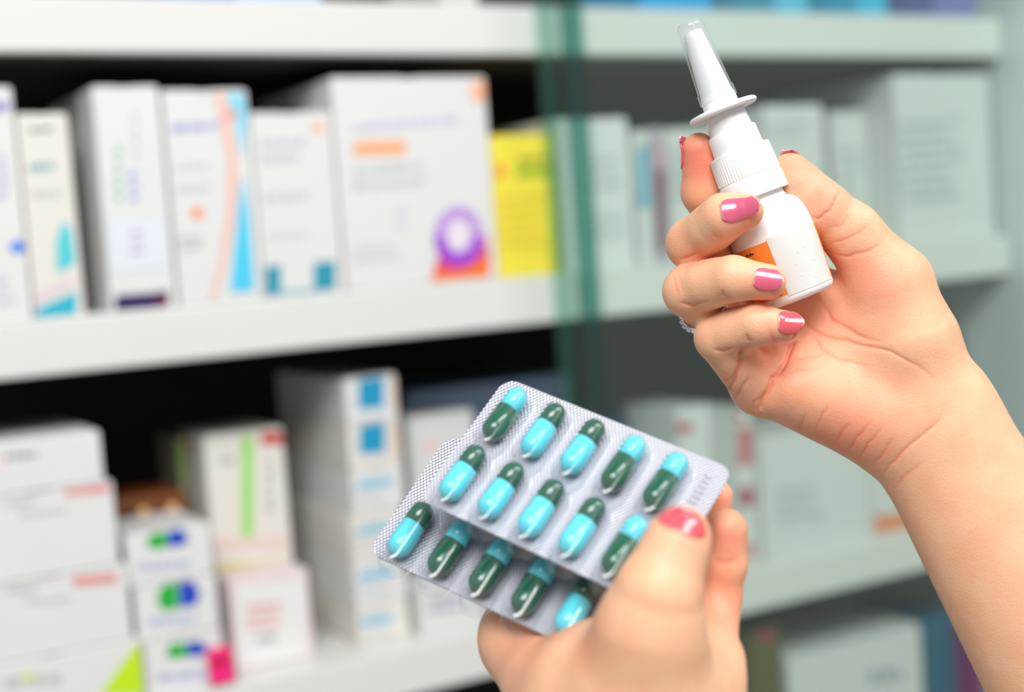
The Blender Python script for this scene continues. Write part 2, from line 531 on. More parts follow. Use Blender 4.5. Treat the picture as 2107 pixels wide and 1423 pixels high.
# capsule picture boxes (three stacked)
zc = [on_plane_y(350, 1396, 0.006)[2] if False else None]
hcap = [on_plane_y(360, 1310, 0.012)[2], on_plane_y(355, 1195, 0.012)[2], on_plane_y(350, 1086, 0.012)[2]]
zprev = Z_LOW
for k, (zt_, yc, lab) in enumerate(((hcap[0], 1338, 'white box with a green and blue capsule picture, lowest of its stack'),
                                    (hcap[1], 1222, 'white box with a green and blue capsule picture, middle of its stack'),
                                    (hcap[2], 1110, 'white box with a green and blue capsule picture, topmost of its stack'))):
    dx = (k - 1) * -14
    ex = (386, 369, 346)[k]
    r_ = (17, 35, 20)[k]
    pr = [('poly', (30, 175, 60), [(ex - 44, yc + 8 - r_ * .3), (ex - 36, yc + 4 - r_), (ex - 4, yc - r_), (ex - 2, yc + r_ * .8), (ex - 30, yc + r_), (ex - 44, yc + r_ * .6)], 'printed_capsule'),
          ('poly', (30, 70, 190), [(ex - 2, yc - r_), (ex + 26, yc - 3 - r_), (ex + 42, yc - 6), (ex + 36, yc - 6 + r_ * .8), (ex, yc + r_ * .8)], 'printed_capsule'),
          ('text', (175, 185, 215), (ex - 62, yc + 46, ex + 58, yc + 72, 1))]
    carton(272 + dx * 0.6, 446 + dx * 0.2, 0, zprev, 0.012, 0.07, lab, card, pr, GL, 1200, ztop=zt_)
    zprev = zt_
brown = mat('brown_card', srgb(112, 58, 14), 0.5, noise=0.25, nscale=60)
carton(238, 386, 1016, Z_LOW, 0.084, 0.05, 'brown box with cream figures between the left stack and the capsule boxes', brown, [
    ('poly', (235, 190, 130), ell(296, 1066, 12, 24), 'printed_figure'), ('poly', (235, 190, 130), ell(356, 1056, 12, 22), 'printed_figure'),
    ('poly', (60, 25, 8), quad(248, 1050, 276, 1090), 'printed_dark_panel')], GL, 1060)  # last print is a plain darker brown patch left of the figures
carton(250, 288, 1130, Z_LOW, 0.02, 0.05, 'dark navy and green box edge beside the left stack', mat('navy_card', srgb(12, 40, 70), 0.5), [
    ('poly', (15, 120, 60), quad(252, 1150, 270, 1180), 'printed_patch'), ('poly', (15, 110, 60), quad(258, 1270, 284, 1300), 'printed_patch')], GL, 1220)

# hot pink tag leaning on the shelf front
pk = empty('price_tag', on_plane_y(455, 1405, 0.003), 'hot pink price tag stuck to the capsule boxes', 'tag')
q = [on_plane_y(a, b, 0.0085) for a, b in ((424, 1336), (474, 1326), (484, 1398), (432, 1410))]
nf = 6
v = []
for iy in range(nf + 1):
    for ix in range(nf + 1):
        a, b = ix / nf, iy / nf
        p = (1 - b) * ((1 - a) * q[0] + a * q[1]) + b * ((1 - a) * q[3] + a * q[2])
        p = p + np.array([0, -0.0022 * (b ** 2), 0])
        v.append(p)
fcs = [(iy * (nf + 1) + ix, iy * (nf + 1) + ix + 1, (iy + 1) * (nf + 1) + ix + 1, (iy + 1) * (nf + 1) + ix) for iy in range(nf) for ix in range(nf)]
sheet = link_mesh('paper', v, fcs, mat('hot_pink_paper', srgb(245, 25, 120), 0.6, noise=0.08, nscale=80), pk, True)
sol = sheet.modifiers.new('thick', 'SOLIDIFY')
sol.thickness = 0.0004
link_mesh('printed_patch', [on_plane_y(a, b, 0.0065) for a, b in ((434, 1352), (466, 1346), (470, 1368), (438, 1374))], [(0, 1, 2, 3)],
          mat('deep_pink_print', srgb(205, 10, 80), 0.6), pk)

carton(426, 592, 886, Z_LOW, 0.07, 0.07, 'ivory box with a lime stripe and a red top corner, behind the pink framed box', card_warm, [
    ('poly', (160, 220, 110), quad(497, 898, 521, 1110, -0.03), 'printed_stripe'), ('poly', (205, 50, 50), quad(538, 890, 590, 914, -0.03), 'printed_corner'),
    ('text', (190, 188, 184), (455, 935, 485, 965, 1)), ('text', (185, 190, 185), (548, 940, 566, 1060, 5)),
    ('poly', (228, 205, 200), quad(430, 1108, 588, 1138, -0.05), 'printed_band'), ('poly', (222, 210, 160), quad(432, 1160, 588, 1185, -0.05), 'printed_band')], GL, 1000)
carton(356, 420, 896, Z_LOW, 0.10, 0.05, 'box with a red top, painted in shade tones, left of the lime striped box', mat('shade_card', srgb(120, 118, 100), 0.5), [  # same carton as the lime striped one, its colours darkened as shade
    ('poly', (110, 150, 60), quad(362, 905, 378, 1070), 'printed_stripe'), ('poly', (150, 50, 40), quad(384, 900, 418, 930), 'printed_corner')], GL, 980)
carton(476, 642, 1180, Z_LOW, 0.03, 0.035, 'square white box with a pale pink frame and red lettering', mat('pink_white_card', srgb(232, 216, 218), 0.5), [
    ('poly', (232, 232, 230), quad(490, 1206, 628, 1368, -0.13), 'printed_panel')], GL, 1270)
bx = [o for o in bpy.data.objects if o.get('label', '').startswith('square white box with a pale pink frame')][0]
decal('printed_text', greek(508, 1240, 596, 1300, 3, 0.03 - 0.0008), (232, 180, 175), bx, (-9, 9, 0, 9))
decal('printed_text', greek(530, 1304, 572, 1328, 1, 0.03 - 0.0008), (165, 172, 170), bx, (-9, 9, 0, 9))

# tall stack of flat boxes with blue marks
n_st = 6
ys = [772 + i * 94 for i in range(n_st)]
ztops = [on_plane_y(775, y, 0.03)[2] for y in ys] + [Z_LOW]
names6 = ['topmost', 'second from the top', 'third from the top', 'fourth from the top', 'fifth from the top', 'lowest']
for i in range(n_st - 1, -1, -1):
    y = ys[i]
    if i < 2:
        pr = [('poly', (20, 150, 195), quad(737 + i * 2, y + 2 - i * 6, 790 + i * 2, y + 70 - i * 2, -0.06), 'printed_band'),
              ('poly', (225, 195, 180), quad(806, y + 4, 818, y + 70), 'printed_line')]
    else:
        pr = [('poly', (120, 190, 220), [(722, y + 44), (745, y + 30), (785, y + 22), (815, y + 24), (800, y + 36), (755, y + 44)], 'printed_arc'),
              ('text', (200, 205, 208), (716, y + 56, 812, y + 80, 1))]
    dxs = (i % 3 - 1) * 3 + i * 4
    carton(712 + dxs, 822 + dxs, 0, ztops[i + 1], 0.03, 0.14, 'flat white box with blue marks, %s of the tall stack' % names6[i],
           card_warm if i % 2 else card, pr, GL, ys[i] + 50, ztop=ztops[i])
carton(846, 985, 848, Z_LOW, 0.07, 0.07, 'white box with a pink mark behind the capsule packs', card2, [
    ('poly', (235, 205, 200), quad(868, 905, 900, 925), 'printed_mark')], GL, 1000)
carton(862, 992, 1196, Z_LOW, 0.02, 0.04, 'low grey white box beneath the capsule packs', card2, [
    ('text', (170, 172, 190), (885, 1225, 965, 1265, 2))], GL, 1250)
carton(840, 1175, 786, Z_LOW, 0.175, 0.10, 'pale blue box lying at the dark back of the lower shelf', mat('blue_grey_card', srgb(150, 170, 205), 0.5), [], GL, 850)
carton(1225, 1300, 860, Z_LOW, 0.12, 0.07, 'dark blue box at the back behind the glass edge', mat('deep_blue_card', srgb(30, 60, 120), 0.5), [], GL, 950)
carton(1330, 1470, 840, Z_LOW, 0.05, 0.08, 'white box with a crimson top mark behind the capsule packs corner', card2, [
    ('poly', (190, 60, 80), ell(1400, 880, 26, 12), 'printed_mark')], GL, 950)
carton(1474, 1556, 842, Z_LOW, 0.02, 0.08, 'white box with crimson squares behind the lower hand', card2, [
    ('poly', (200, 120, 125), quad(1515, 880, 1548, 960), 'printed_square'), ('poly', (175, 60, 90), quad(1508, 1005, 1550, 1045), 'printed_square'),
    ('poly', (215, 130, 125), quad(1512, 1120, 1552, 1150), 'printed_square'), ('poly', (190, 60, 70), quad(1480, 856, 1530, 872), 'printed_bar')], GL, 1000)
carton(1560, 1792, 880, Z_LOW, 0.012, 0.10, 'large pale box with faint lettering below the raised hand', card2, [
    ('poly', (205, 190, 110), quad(1575, 886, 1615, 900), 'printed_mark'), ('text', (185, 190, 195), (1600, 1000, 1700, 1080, 3))], GL, 1000)
carton(1796, 1960, 900, Z_LOW, 0.014, 0.10, 'white box with an orange band beside the forearm', card2, [
    ('poly', (232, 140, 95), quad(1792, 1062, 1900, 1100, -0.12), 'printed_band')], GL, 1050)
carton(1966, 2062, 690, Z_LOW, 0.06, 0.10, 'slate blue box behind the wrist at the far right', mat('slate_card', srgb(80, 105, 120), 0.5), [], GL, 800)

GB = 'things on the bottom shelf'
carton(1545, 1612, 1290, Z_BASE, 0.03, 0.10, 'olive box with a magenta spot on the bottom shelf', mat('olive_card', srgb(90, 88, 40), 0.5), [
    ('poly', (170, 20, 90), ell(1576, 1286 + 20, 14, 12), 'printed_spot')], GB, 1400)
carton(1622, 1900, 1318, Z_BASE, 0.03, 0.12, 'broad grey white box on the bottom shelf', card2, [
    ('text', (150, 165, 175), (1790, 1370, 1870, 1420, 1))], GB, 1400)
carton(1905, 1975, 1262, Z_BASE, 0.05, 0.10, 'teal box on the bottom shelf behind the forearm', mat('teal_card', srgb(20, 95, 125), 0.5), [], GB, 1400)
carton(1980, 2016, 1300, Z_BASE, 0.02, 0.10, 'magenta box on the bottom shelf behind the forearm', mat('magenta_card', srgb(140, 10, 110), 0.5), [], GB, 1400)

# ------------------------------------------------------------------ hands: distance-field modelling in camera-aligned millimetres
def cs(x, y, d):
    z = dz(d)
    return np.array([(x - CX) / F * z, -(y - CY) / F * z, -z], dtype=np.float64) * 1000.0


def to_world(P):
    P = np.asarray(P) / 1000.0
    return CAM + P[:, :1] * RGT + P[:, 1:2] * UPV - P[:, 2:3] * FWD


def rad(r, d):
    return r * dz(d) / F * 1000.0


class Cone:
    def __init__(s, a, b, flat=None, fac=1.0):
        s.a, s.b = cs(*a[:3]), cs(*b[:3])
        s.ra, s.rb = rad(a[3], a[2]), rad(b[3], b[2])
        s.fac = fac
        if flat is not None:
            n = np.array([flat[0], -flat[1], flat[2]], float)
            s.n = n / np.linalg.norm(n)
        else:
            s.n = None

    def bounds(s, m):
        r = max(s.ra, s.rb) * max(1.0, s.fac) + m
        return np.minimum(s.a, s.b) - r, np.maximum(s.a, s.b) + r

    def ev(s, X, Y, Z):
        a, ba = s.a, s.b - s.a
        px, py, pz = X - a[0], Y - a[1], Z - a[2]
        if s.n is not None:
            k = 1.0 / s.fac - 1.0
            dn = (px * s.n[0] + py * s.n[1] + pz * s.n[2]) * k
            px, py, pz = px + dn * s.n[0], py + dn * s.n[1], pz + dn * s.n[2]
            ba = ba + s.n * (np.dot(ba, s.n) * k)
        L = np.dot(ba, ba)
        if L < 1e-9:
            t = 0.0
            q = np.sqrt(px * px + py * py + pz * pz)
            return (q - s.ra) * min(1.0, s.fac)
        t = np.clip((px * ba[0] + py * ba[1] + pz * ba[2]) / L, 0, 1)
        q = np.sqrt((px - t * ba[0]) ** 2 + (py - t * ba[1]) ** 2 + (pz - t * ba[2]) ** 2)
        return (q - (s.ra + (s.rb - s.ra) * t)) * min(1.0, s.fac)


def smin(a, b, k):
    h = np.maximum(k - np.abs(a - b), 0) / k
    return np.minimum(a, b) - h * h * k * 0.25


def smax(a, b, k):
    return -smin(-a, -b, k)


class Field:
    def __init__(s, lo, hi, vox):
        s.lo = np.array(lo)
        s.vox = vox
        n = np.ceil((np.array(hi) - s.lo) / vox).astype(int) + 1
        s.n = n
        s.ax = [(s.lo[i] + vox * np.arange(n[i])).astype(np.float32) for i in range(3)]

    def blank(s):
        return np.full(s.n, 50.0, np.float32)

    def add(s, G, prim, k, sub=False):
        lo, hi = prim.bounds(6.0 + k)
        i0 = np.maximum(((lo - s.lo) / s.vox).astype(int), 0)
        i1 = np.minimum(((hi - s.lo) / s.vox).astype(int) + 2, s.n)
        if np.any(i1 <= i0):
            return
        sl = tuple(slice(i0[i], i1[i]) for i in range(3))
        X = s.ax[0][sl[0]][:, None, None]
        Y = s.ax[1][sl[1]][None, :, None]
        Z = s.ax[2][sl[2]][None, None, :]
        d = prim.ev(X, Y, Z).astype(np.float32)
        if sub:
            G[sl] = smax(G[sl], -d, k)
        elif k > 0:
            G[sl] = smin(G[sl], d, k)
        else:
            G[sl] = np.minimum(G[sl], d)


def surface_nets(fd, G):
    ins = G < 0
    nx, ny, nz = G.shape
    cnt = np.zeros((nx - 1, ny - 1, nz - 1), np.uint8)
    for dx in (0, 1):
        for dy in (0, 1):
            for dzz in (0, 1):
                cnt += ins[dx:nx - 1 + dx, dy:ny - 1 + dy, dzz:nz - 1 + dzz]
    act = (cnt > 0) & (cnt < 8)
    idx = np.argwhere(act)
    vid = np.full(act.shape, -1, np.int32)
    vid[act] = np.arange(len(idx))
    acc = np.zeros((len(idx), 3))
    num = np.zeros(len(idx))
    corners = [(a, b, c) for a in (0, 1) for b in (0, 1) for c in (0, 1)]
    vals = {c: G[idx[:, 0] + c[0], idx[:, 1] + c[1], idx[:, 2] + c[2]] for c in corners}
    for c in corners:
        for ax in range(3):
            if c[ax] == 0:
                e = list(c)
                e[ax] = 1
                va, vb = vals[c], vals[tuple(e)]
                m = (va < 0) != (vb < 0)
                t = va[m] / (va[m] - vb[m])
                p = np.tile(np.array(c, float), (m.sum(), 1))
                p[:, ax] += t
                acc[m] += p
                num[m] += 1
    V = fd.lo + (idx + acc / num[:, None]) * fd.vox
    quads = []
    for ax in range(3):
        o1, o2 = [(1, 2), (2, 0), (0, 1)][ax]
        sa = [slice(None)] * 3
        sb = [slice(None)] * 3
        sa[ax] = slice(0, -1)
        sb[ax] = slice(1, None)
        A, B = ins[tuple(sa)], ins[tuple(sb)]
        ch = np.argwhere(A != B)
        ok = (ch[:, o1] > 0) & (ch[:, o2] > 0) & (ch[:, o1] < G.shape[o1] - 1) & (ch[:, o2] < G.shape[o2] - 1)
        ch = ch[ok]
        inside_first = A[ch[:, 0], ch[:, 1], ch[:, 2]]
        e1 = np.zeros(3, int)
        e1[o1] = 1
        e2 = np.zeros(3, int)
        e2[o2] = 1
        q = [ch - e1 - e2, ch - e2, ch, ch - e1]
        ids = np.stack([vid[a[:, 0], a[:, 1], a[:, 2]] for a in q], 1)
        ids[~inside_first] = ids[~inside_first][:, ::-1]
        quads.append(ids)
    Q = np.concatenate(quads)
    return V, Q


def relax(V, Q, it=2, lam=0.5):
    for _ in range(it):
        S = np.zeros_like(V)
        n = np.zeros(len(V))
        for i in range(4):
            j = (i + 1) % 4
            for a, b in ((i, j), (j, i)):
                for c in range(3):
                    S[:, c] += np.bincount(Q[:, a], V[Q[:, b], c], len(V))
                n += np.bincount(Q[:, a], minlength=len(V))
        V = V + lam * (S / np.maximum(n, 1)[:, None] - V)
    return V


def normals(V, Q):
    n = np.cross(V[Q[:, 2]] - V[Q[:, 0]], V[Q[:, 3]] - V[Q[:, 1]])
    N_ = np.zeros_like(V)
    for i in range(4):
        for c in range(3):
            N_[:, c] += np.bincount(Q[:, i], n[:, c], len(V))
    return N_ / (np.linalg.norm(N_, axis=1, keepdims=True) + 1e-12)


def project(V):
    z = -V[:, 2]
    return V[:, 0] / z * F + CX, -V[:, 1] / z * F + CY, z


def front_most(V, cell=4):
    px, py, z = project(V)
    gx = np.clip((px / cell).astype(int) + 100, 0, 1199)
    gy = np.clip((py / cell).astype(int) + 100, 0, 1199)
    buf = np.full((1200, 1200), 1e9)
    np.minimum.at(buf, (gx, gy), z)
    b = buf.copy()
    for ox in (-1, 0, 1):
        for oy in (-1, 0, 1):
            b = np.minimum(b, np.roll(np.roll(buf, ox, 0), oy, 1))
    return px, py, z, z < b[gx, gy] + 3.0


def carve(V, Nn, creases):
    """press skin folds into the surface: (polyline, half width px, depth mm)"""
    px, py, z, vis = front_most(V)
    disp = np.zeros(len(V))
    fold = np.zeros(len(V))
    face = vis & (Nn[:, 2] > 0.05)
    rnj = random.Random(11)
    for pts, wdt, dep in creases:
        fine = [pts[0]]
        for q0, q1 in zip(pts, pts[1:]):
            for tq in (0.33, 0.67, 1.0):
                fine.append((q0[0] + (q1[0] - q0[0]) * tq + rnj.uniform(-2, 2), q0[1] + (q1[1] - q0[1]) * tq + rnj.uniform(-2, 2)))
        pts = fine
        bx0, bx1 = min(p[0] for p in pts) - 20, max(p[0] for p in pts) + 20
        by0, by1 = min(p[1] for p in pts) - 20, max(p[1] for p in pts) + 20
        m = face & (px > bx0) & (px < bx1) & (py > by0) & (py < by1)
        ii = np.nonzero(m)[0]
        if len(ii) == 0:
            continue
        b = np.full(len(ii), 1e9)
        taper = np.ones(len(ii))
        L = len(pts) - 1
        for k in range(L):
            ax_, ay_ = pts[k]
            dx, dy = pts[k + 1][0] - ax_, pts[k + 1][1] - ay_
            t = np.clip(((px[ii] - ax_) * dx + (py[ii] - ay_) * dy) / (dx * dx + dy * dy), 0, 1)
            dd = np.hypot(px[ii] - ax_ - t * dx, py[ii] - ay_ - t * dy)
            s = (k + t) / L
            better = dd < b
            b = np.where(better, dd, b)
            taper = np.where(better, np.clip(np.minimum(s, 1 - s) * 3.2 + 0.06, 0, 1), taper)
        g = (0.68 * np.exp(-(b / wdt) ** 2) + 0.32 * np.exp(-(b / (wdt * 3.2)) ** 2)) * taper
        disp[ii] = np.maximum(disp[ii], g * dep)
        fold[ii] = np.maximum(fold[ii], g)
    return V - Nn * disp[:, None], fold


def skin_material():
    m, nt, p = new_mat('skin')
    at = nt.nodes.new('ShaderNodeAttribute')
    at.attribute_name = 'blush'
    ramp = nt.nodes.new('ShaderNodeMix')
    ramp.data_type = 'RGBA'
    ramp.inputs[6].default_value = (0.90, 0.545, 0.345, 1)
    ramp.inputs[7].default_value = (0.90, 0.27, 0.175, 1)
    nt.links.new(at.outputs['Fac'], ramp.inputs[0])
    tc = nt.nodes.new('ShaderNodeTexCoord')
    n1 = nt.nodes.new('ShaderNodeTexNoise')
    n1.inputs['Scale'].default_value = 95
    n1.inputs['Detail'].default_value = 4
    nt.links.new(tc.outputs['Object'], n1.inputs['Vector'])
    mul = nt.nodes.new('ShaderNodeMix')
    mul.data_type = 'RGBA'
    mul.blend_type = 'MULTIPLY'
    mul.inputs[0].default_value = 1.0
    cr = nt.nodes.new('ShaderNodeValToRGB')
    cr.color_ramp.elements[0].position = 0.32
    cr.color_ramp.elements[0].color = (0.97, 0.86, 0.82, 1)
    cr.color_ramp.elements[1].position = 0.68
    cr.color_ramp.elements[1].color = (1.0, 1.0, 1.0, 1)
    nt.links.new(n1.outputs['Fac'], cr.inputs['Fac'])
    nt.links.new(ramp.outputs[2], mul.inputs[6])
    nt.links.new(cr.outputs['Color'], mul.inputs[7])
    nt.links.new(mul.outputs[2], p.inputs['Base Color'])
    p.inputs['Roughness'].default_value = 0.46
    p.inputs['Specular IOR Level'].default_value = 0.35
    p.inputs['Subsurface Weight'].default_value = 0.30
    p.inputs['Subsurface Radius'].default_value = (1.0, 0.38, 0.22)
    p.inputs['Subsurface Scale'].default_value = 0.0022
    vo_ = nt.nodes.new('ShaderNodeTexVoronoi')
    vo_.inputs['Scale'].default_value = 1500
    nt.links.new(tc.outputs['Object'], vo_.inputs['Vector'])
    n2 = nt.nodes.new('ShaderNodeTexNoise')
    n2.inputs['Scale'].default_value = 420
    n2.inputs['Detail'].default_value = 5
    nt.links.new(tc.outputs['Object'], n2.inputs['Vector'])
    ad = nt.nodes.new('ShaderNodeMath')
    ad.operation = 'ADD'
    nt.links.new(vo_.outputs['Distance'], ad.inputs[0])
    nt.links.new(n2.outputs['Fac'], ad.inputs[1])
    b = nt.nodes.new('ShaderNodeBump')
    b.inputs['Strength'].default_value = 0.2
    b.inputs['Distance'].default_value = 0.0003
    nt.links.new(ad.outputs[0], b.inputs['Height'])
    nt.links.new(b.outputs['Normal'], p.inputs['Normal'])
    return m


SKIN = skin_material()


def build_hand(name, label, base_pt, palm, fingers, vox, creases=(), blush=(), palm_k=5.0, grooves=()):
    prims = [p for p, k in palm] + [p for f in fingers for p in f['prox'] + f['dist']]
    lo = np.min([p.bounds(3)[0] for p in prims], 0)
    hi = np.max([p.bounds(3)[1] for p in prims], 0)
    fd = Field(lo, hi, vox)
    G = fd.blank()
    for p, k in palm:
        fd.add(G, p, k)
    for f in fingers:
        for p in f['prox']:
            fd.add(G, p, f.get('kp', 3.0))
    for f in fingers:
        H = fd.blank()
        for p in f['prox'] + f['dist']:
            fd.add(H, p, f.get('k', 1.6))
        G = np.minimum(G, H)
    for p, k in grooves:
        fd.add(G, p, k, True)
    V, Q = surface_nets(fd, G)
    V = relax(V, Q, 3, 0.5)
    Nn = normals(V, Q)
    V, fold = carve(V, Nn, creases)
    col = np.zeros(len(V))
    for (x, y, d, r, w) in blush:
        c = cs(x, y, d)
        rr = rad(r, d)
        col = np.maximum(col, w * np.exp(-np.sum((V - c) ** 2, 1) / (rr * rr)))
    col = np.clip(col + 0.35 * fold, 0, 1)
    root = empty(name, tuple(at_depth(base_pt[0], base_pt[1], dz(base_pt[2]))), label, 'hand')
    Wd = to_world(V)
    me = bpy.data.meshes.new('skin_surface')
    me.vertices.add(len(Wd))
    me.vertices.foreach_set('co', Wd.astype(np.float32).ravel())
    me.loops.add(len(Q) * 4)
    me.loops.foreach_set('vertex_index', Q.astype(np.int32).ravel())
    me.polygons.add(len(Q))
    me.polygons.foreach_set('loop_start', np.arange(len(Q), dtype=np.int32) * 4)
    me.polygons.foreach_set('use_smooth', np.ones(len(Q), bool))
    me.update(calc_edges=True)
    me.validate()
    a = me.attributes.new('blush', 'FLOAT', 'POINT')
    a.data.foreach_set('value', col.astype(np.float32))
    me.materials.append(SKIN)
    o = bpy.data.objects.new('skin_surface', me)
    C.objects.link(o)
    o.parent = root
    o.matrix_parent_inverse = root.matrix_world.inverted()
    print(name, 'verts', len(V), 'grid', fd.n)
    return root


def nail(parent, prims, a, b, dorsal, t0, t1, half, mt, tipt, base_round=0.35, tip_round=0.3, lift=0.25, k=1.6):
    """fingernail: a curved plate laid on the back of the last finger bone"""
    A, B = cs(*a), cs(*b)
    ax = (B - A) / np.linalg.norm(B - A)
    n = np.array([dorsal[0], -dorsal[1], dorsal[2]], float)
    n -= ax * np.dot(n, ax)
    n /= np.linalg.norm(n)
    bn = np.cross(ax, n)
    nu, nv = 18, 14
    L = np.linalg.norm(B - A)

    def sd(P):
        r = None
        for p in prims:
            v = p.ev(P[:, 0], P[:, 1], P[:, 2])
            r = v if r is None else smin(r, v, k)
        return r
    verts = []
    for iu in range(nu + 1):
        u = iu / nu
        t = t0 + (t1 - t0) * u
        w = 1.0
        if u < base_round:
            w = math.sqrt(max(0.0, 1 - ((base_round - u) / base_round) ** 2 * 0.75))
        if u > 1 - tip_round:
            w = min(w, math.sqrt(max(0.0, 1 - ((u - 1 + tip_round) / tip_round) ** 2 * 0.86)))
        for iv in range(nv + 1):
            ph = half * w * (2 * iv / nv - 1)
            tt = t - 0.12 * abs(2 * iv / nv - 1) ** 2 * (t1 - t0) * max(0.0, u - 0.4) / 0.6
            te = min(tt, tipt)
            dirv = n * math.cos(ph) + bn * math.sin(ph)
            P0 = A + ax * (te * L)
            r = 0.5
            for _ in range(24):
                s = sd((P0 + dirv * r)[None, :])[0]
                r -= s * 0.9
                r = max(r, 0.3)
            verts.append(P0 + dirv * (r + lift * (0.6 + 0.4 * u)) + ax * ((tt - te) * L))
    fs = [(i * (nv + 1) + j, i * (nv + 1) + j + 1, (i + 1) * (nv + 1) + j + 1, (i + 1) * (nv + 1) + j) for i in range(nu) for j in range(nv)]
    o = link_mesh('fingernail', to_world(np.array(verts)), fs, mt, parent, True)
    at = o.data.attributes.new('along', 'FLOAT', 'POINT')
    at.data.foreach_set('value', np.repeat(np.arange(nu + 1) / nu, nv + 1).astype(np.float32))
    s = o.modifiers.new('thick', 'SOLIDIFY')
    s.thickness = 0.0005
    s.offset = 0.0
    o['label'] = 'glossy pink painted fingernail'
    return o


def polish(name, col):
    m, nt, p = new_mat(name)
    at = nt.nodes.new('ShaderNodeAttribute')
    at.attribute_name = 'along'
    cr = nt.nodes.new('ShaderNodeValToRGB')
    e = cr.color_ramp.elements
    e[0].position = 0.0
    e[0].color = (0.86, 0.56, 0.48, 1)
    e[1].position = 1.0
    e[1].color = (0.92, 0.74, 0.62, 1)
    x = cr.color_ramp.elements.new(0.06)
    x.color = (*col, 1)
    x = cr.color_ramp.elements.new(0.93)
    x.color = (*col, 1)
    nt.links.new(at.outputs['Fac'], cr.inputs['Fac'])
    nt.links.new(cr.outputs['Color'], p.inputs['Base Color'])
    p.inputs['Roughness'].default_value = 0.22
    p.inputs['Coat Weight'].default_value = 0.8
    p.inputs['Coat Roughness'].default_value = 0.08
    p.inputs['Metallic'].default_value = 0.1
    return m


ROSE = polish('rose_nail_polish', srgb(228, 100, 132))
CORAL = polish('coral_nail_polish', srgb(232, 92, 104))

# ---- raised right hand
FL = (0, 0, 1)
palm = [
    (Cone((1903, 858, -70, 134), (2268, 1452, -60, 204), FL, 0.80), 4),
    (Cone((1903, 858, -70, 132), (1760, 790, -75, 112), FL, 0.72), 8),
    (Cone((1815, 872, -62, 82), (1560, 788, -70, 60)), 8),
    (Cone((1850, 810, -95, 92), (1550, 700, -125, 64)), 9),
    (Cone((1860, 760, -110, 92), (1560, 620, -155, 64)), 9),
    (Cone((1855, 715, -105, 90), (1600, 566, -165, 58)), 8),
    (Cone((1858, 690, -50, 104), (1832, 600, -45, 90)), 9),
    (Cone((1790, 860, -30, 56), (1640, 800, -26, 55)), 7),
]
thumb_d = [Cone((1692, 430, -28, 56), (1626, 358, -36, 43)), Cone((1660, 402, -22, 50), (1642, 384, -24, 47))]
fingers = [
    dict(prox=[Cone((1828, 580, -45, 84), (1752, 480, -35, 58)), Cone((1752, 480, -35, 58), (1692, 430, -28, 55))], dist=thumb_d, k=2.5, kp=4),
    dict(prox=[Cone((1600, 570, -165, 60), (1490, 470, -120, 50))], dist=[Cone((1490, 470, -120, 50), (1446, 395, -62, 43)), Cone((1446, 395, -62, 43), (1438, 308, -36, 35))], k=2.0),
    dict(prox=[Cone((1570, 630, -150, 60), (1424, 503, -8, 52))], dist=[Cone((1424, 500, -8, 52), (1490, 446, 88, 47)), Cone((1490, 446, 88, 47), (1534, 435, 110, 37)), Cone((1465, 470, 52, 46), (1475, 460, 64, 46))], k=2.0),
    dict(prox=[Cone((1565, 710, -115, 60), (1418, 600, 6, 52))], dist=[Cone((1418, 597, 6, 53), (1508, 573, 98, 46)), Cone((1508, 573, 98, 46), (1580, 580, 114, 37)), Cone((1460, 584, 52, 49), (1475, 580, 66, 48))], k=2.0),
    dict(prox=[Cone((1568, 800, -55, 56), (1478, 696, 18, 47))], dist=[Cone((1478, 692, 20, 48), (1556, 668, 84, 43)), Cone((1556, 668, 84, 43), (1614, 670, 92, 32)), Cone((1512, 680, 48, 46), (1525, 676, 58, 45))], k=2.0),
]
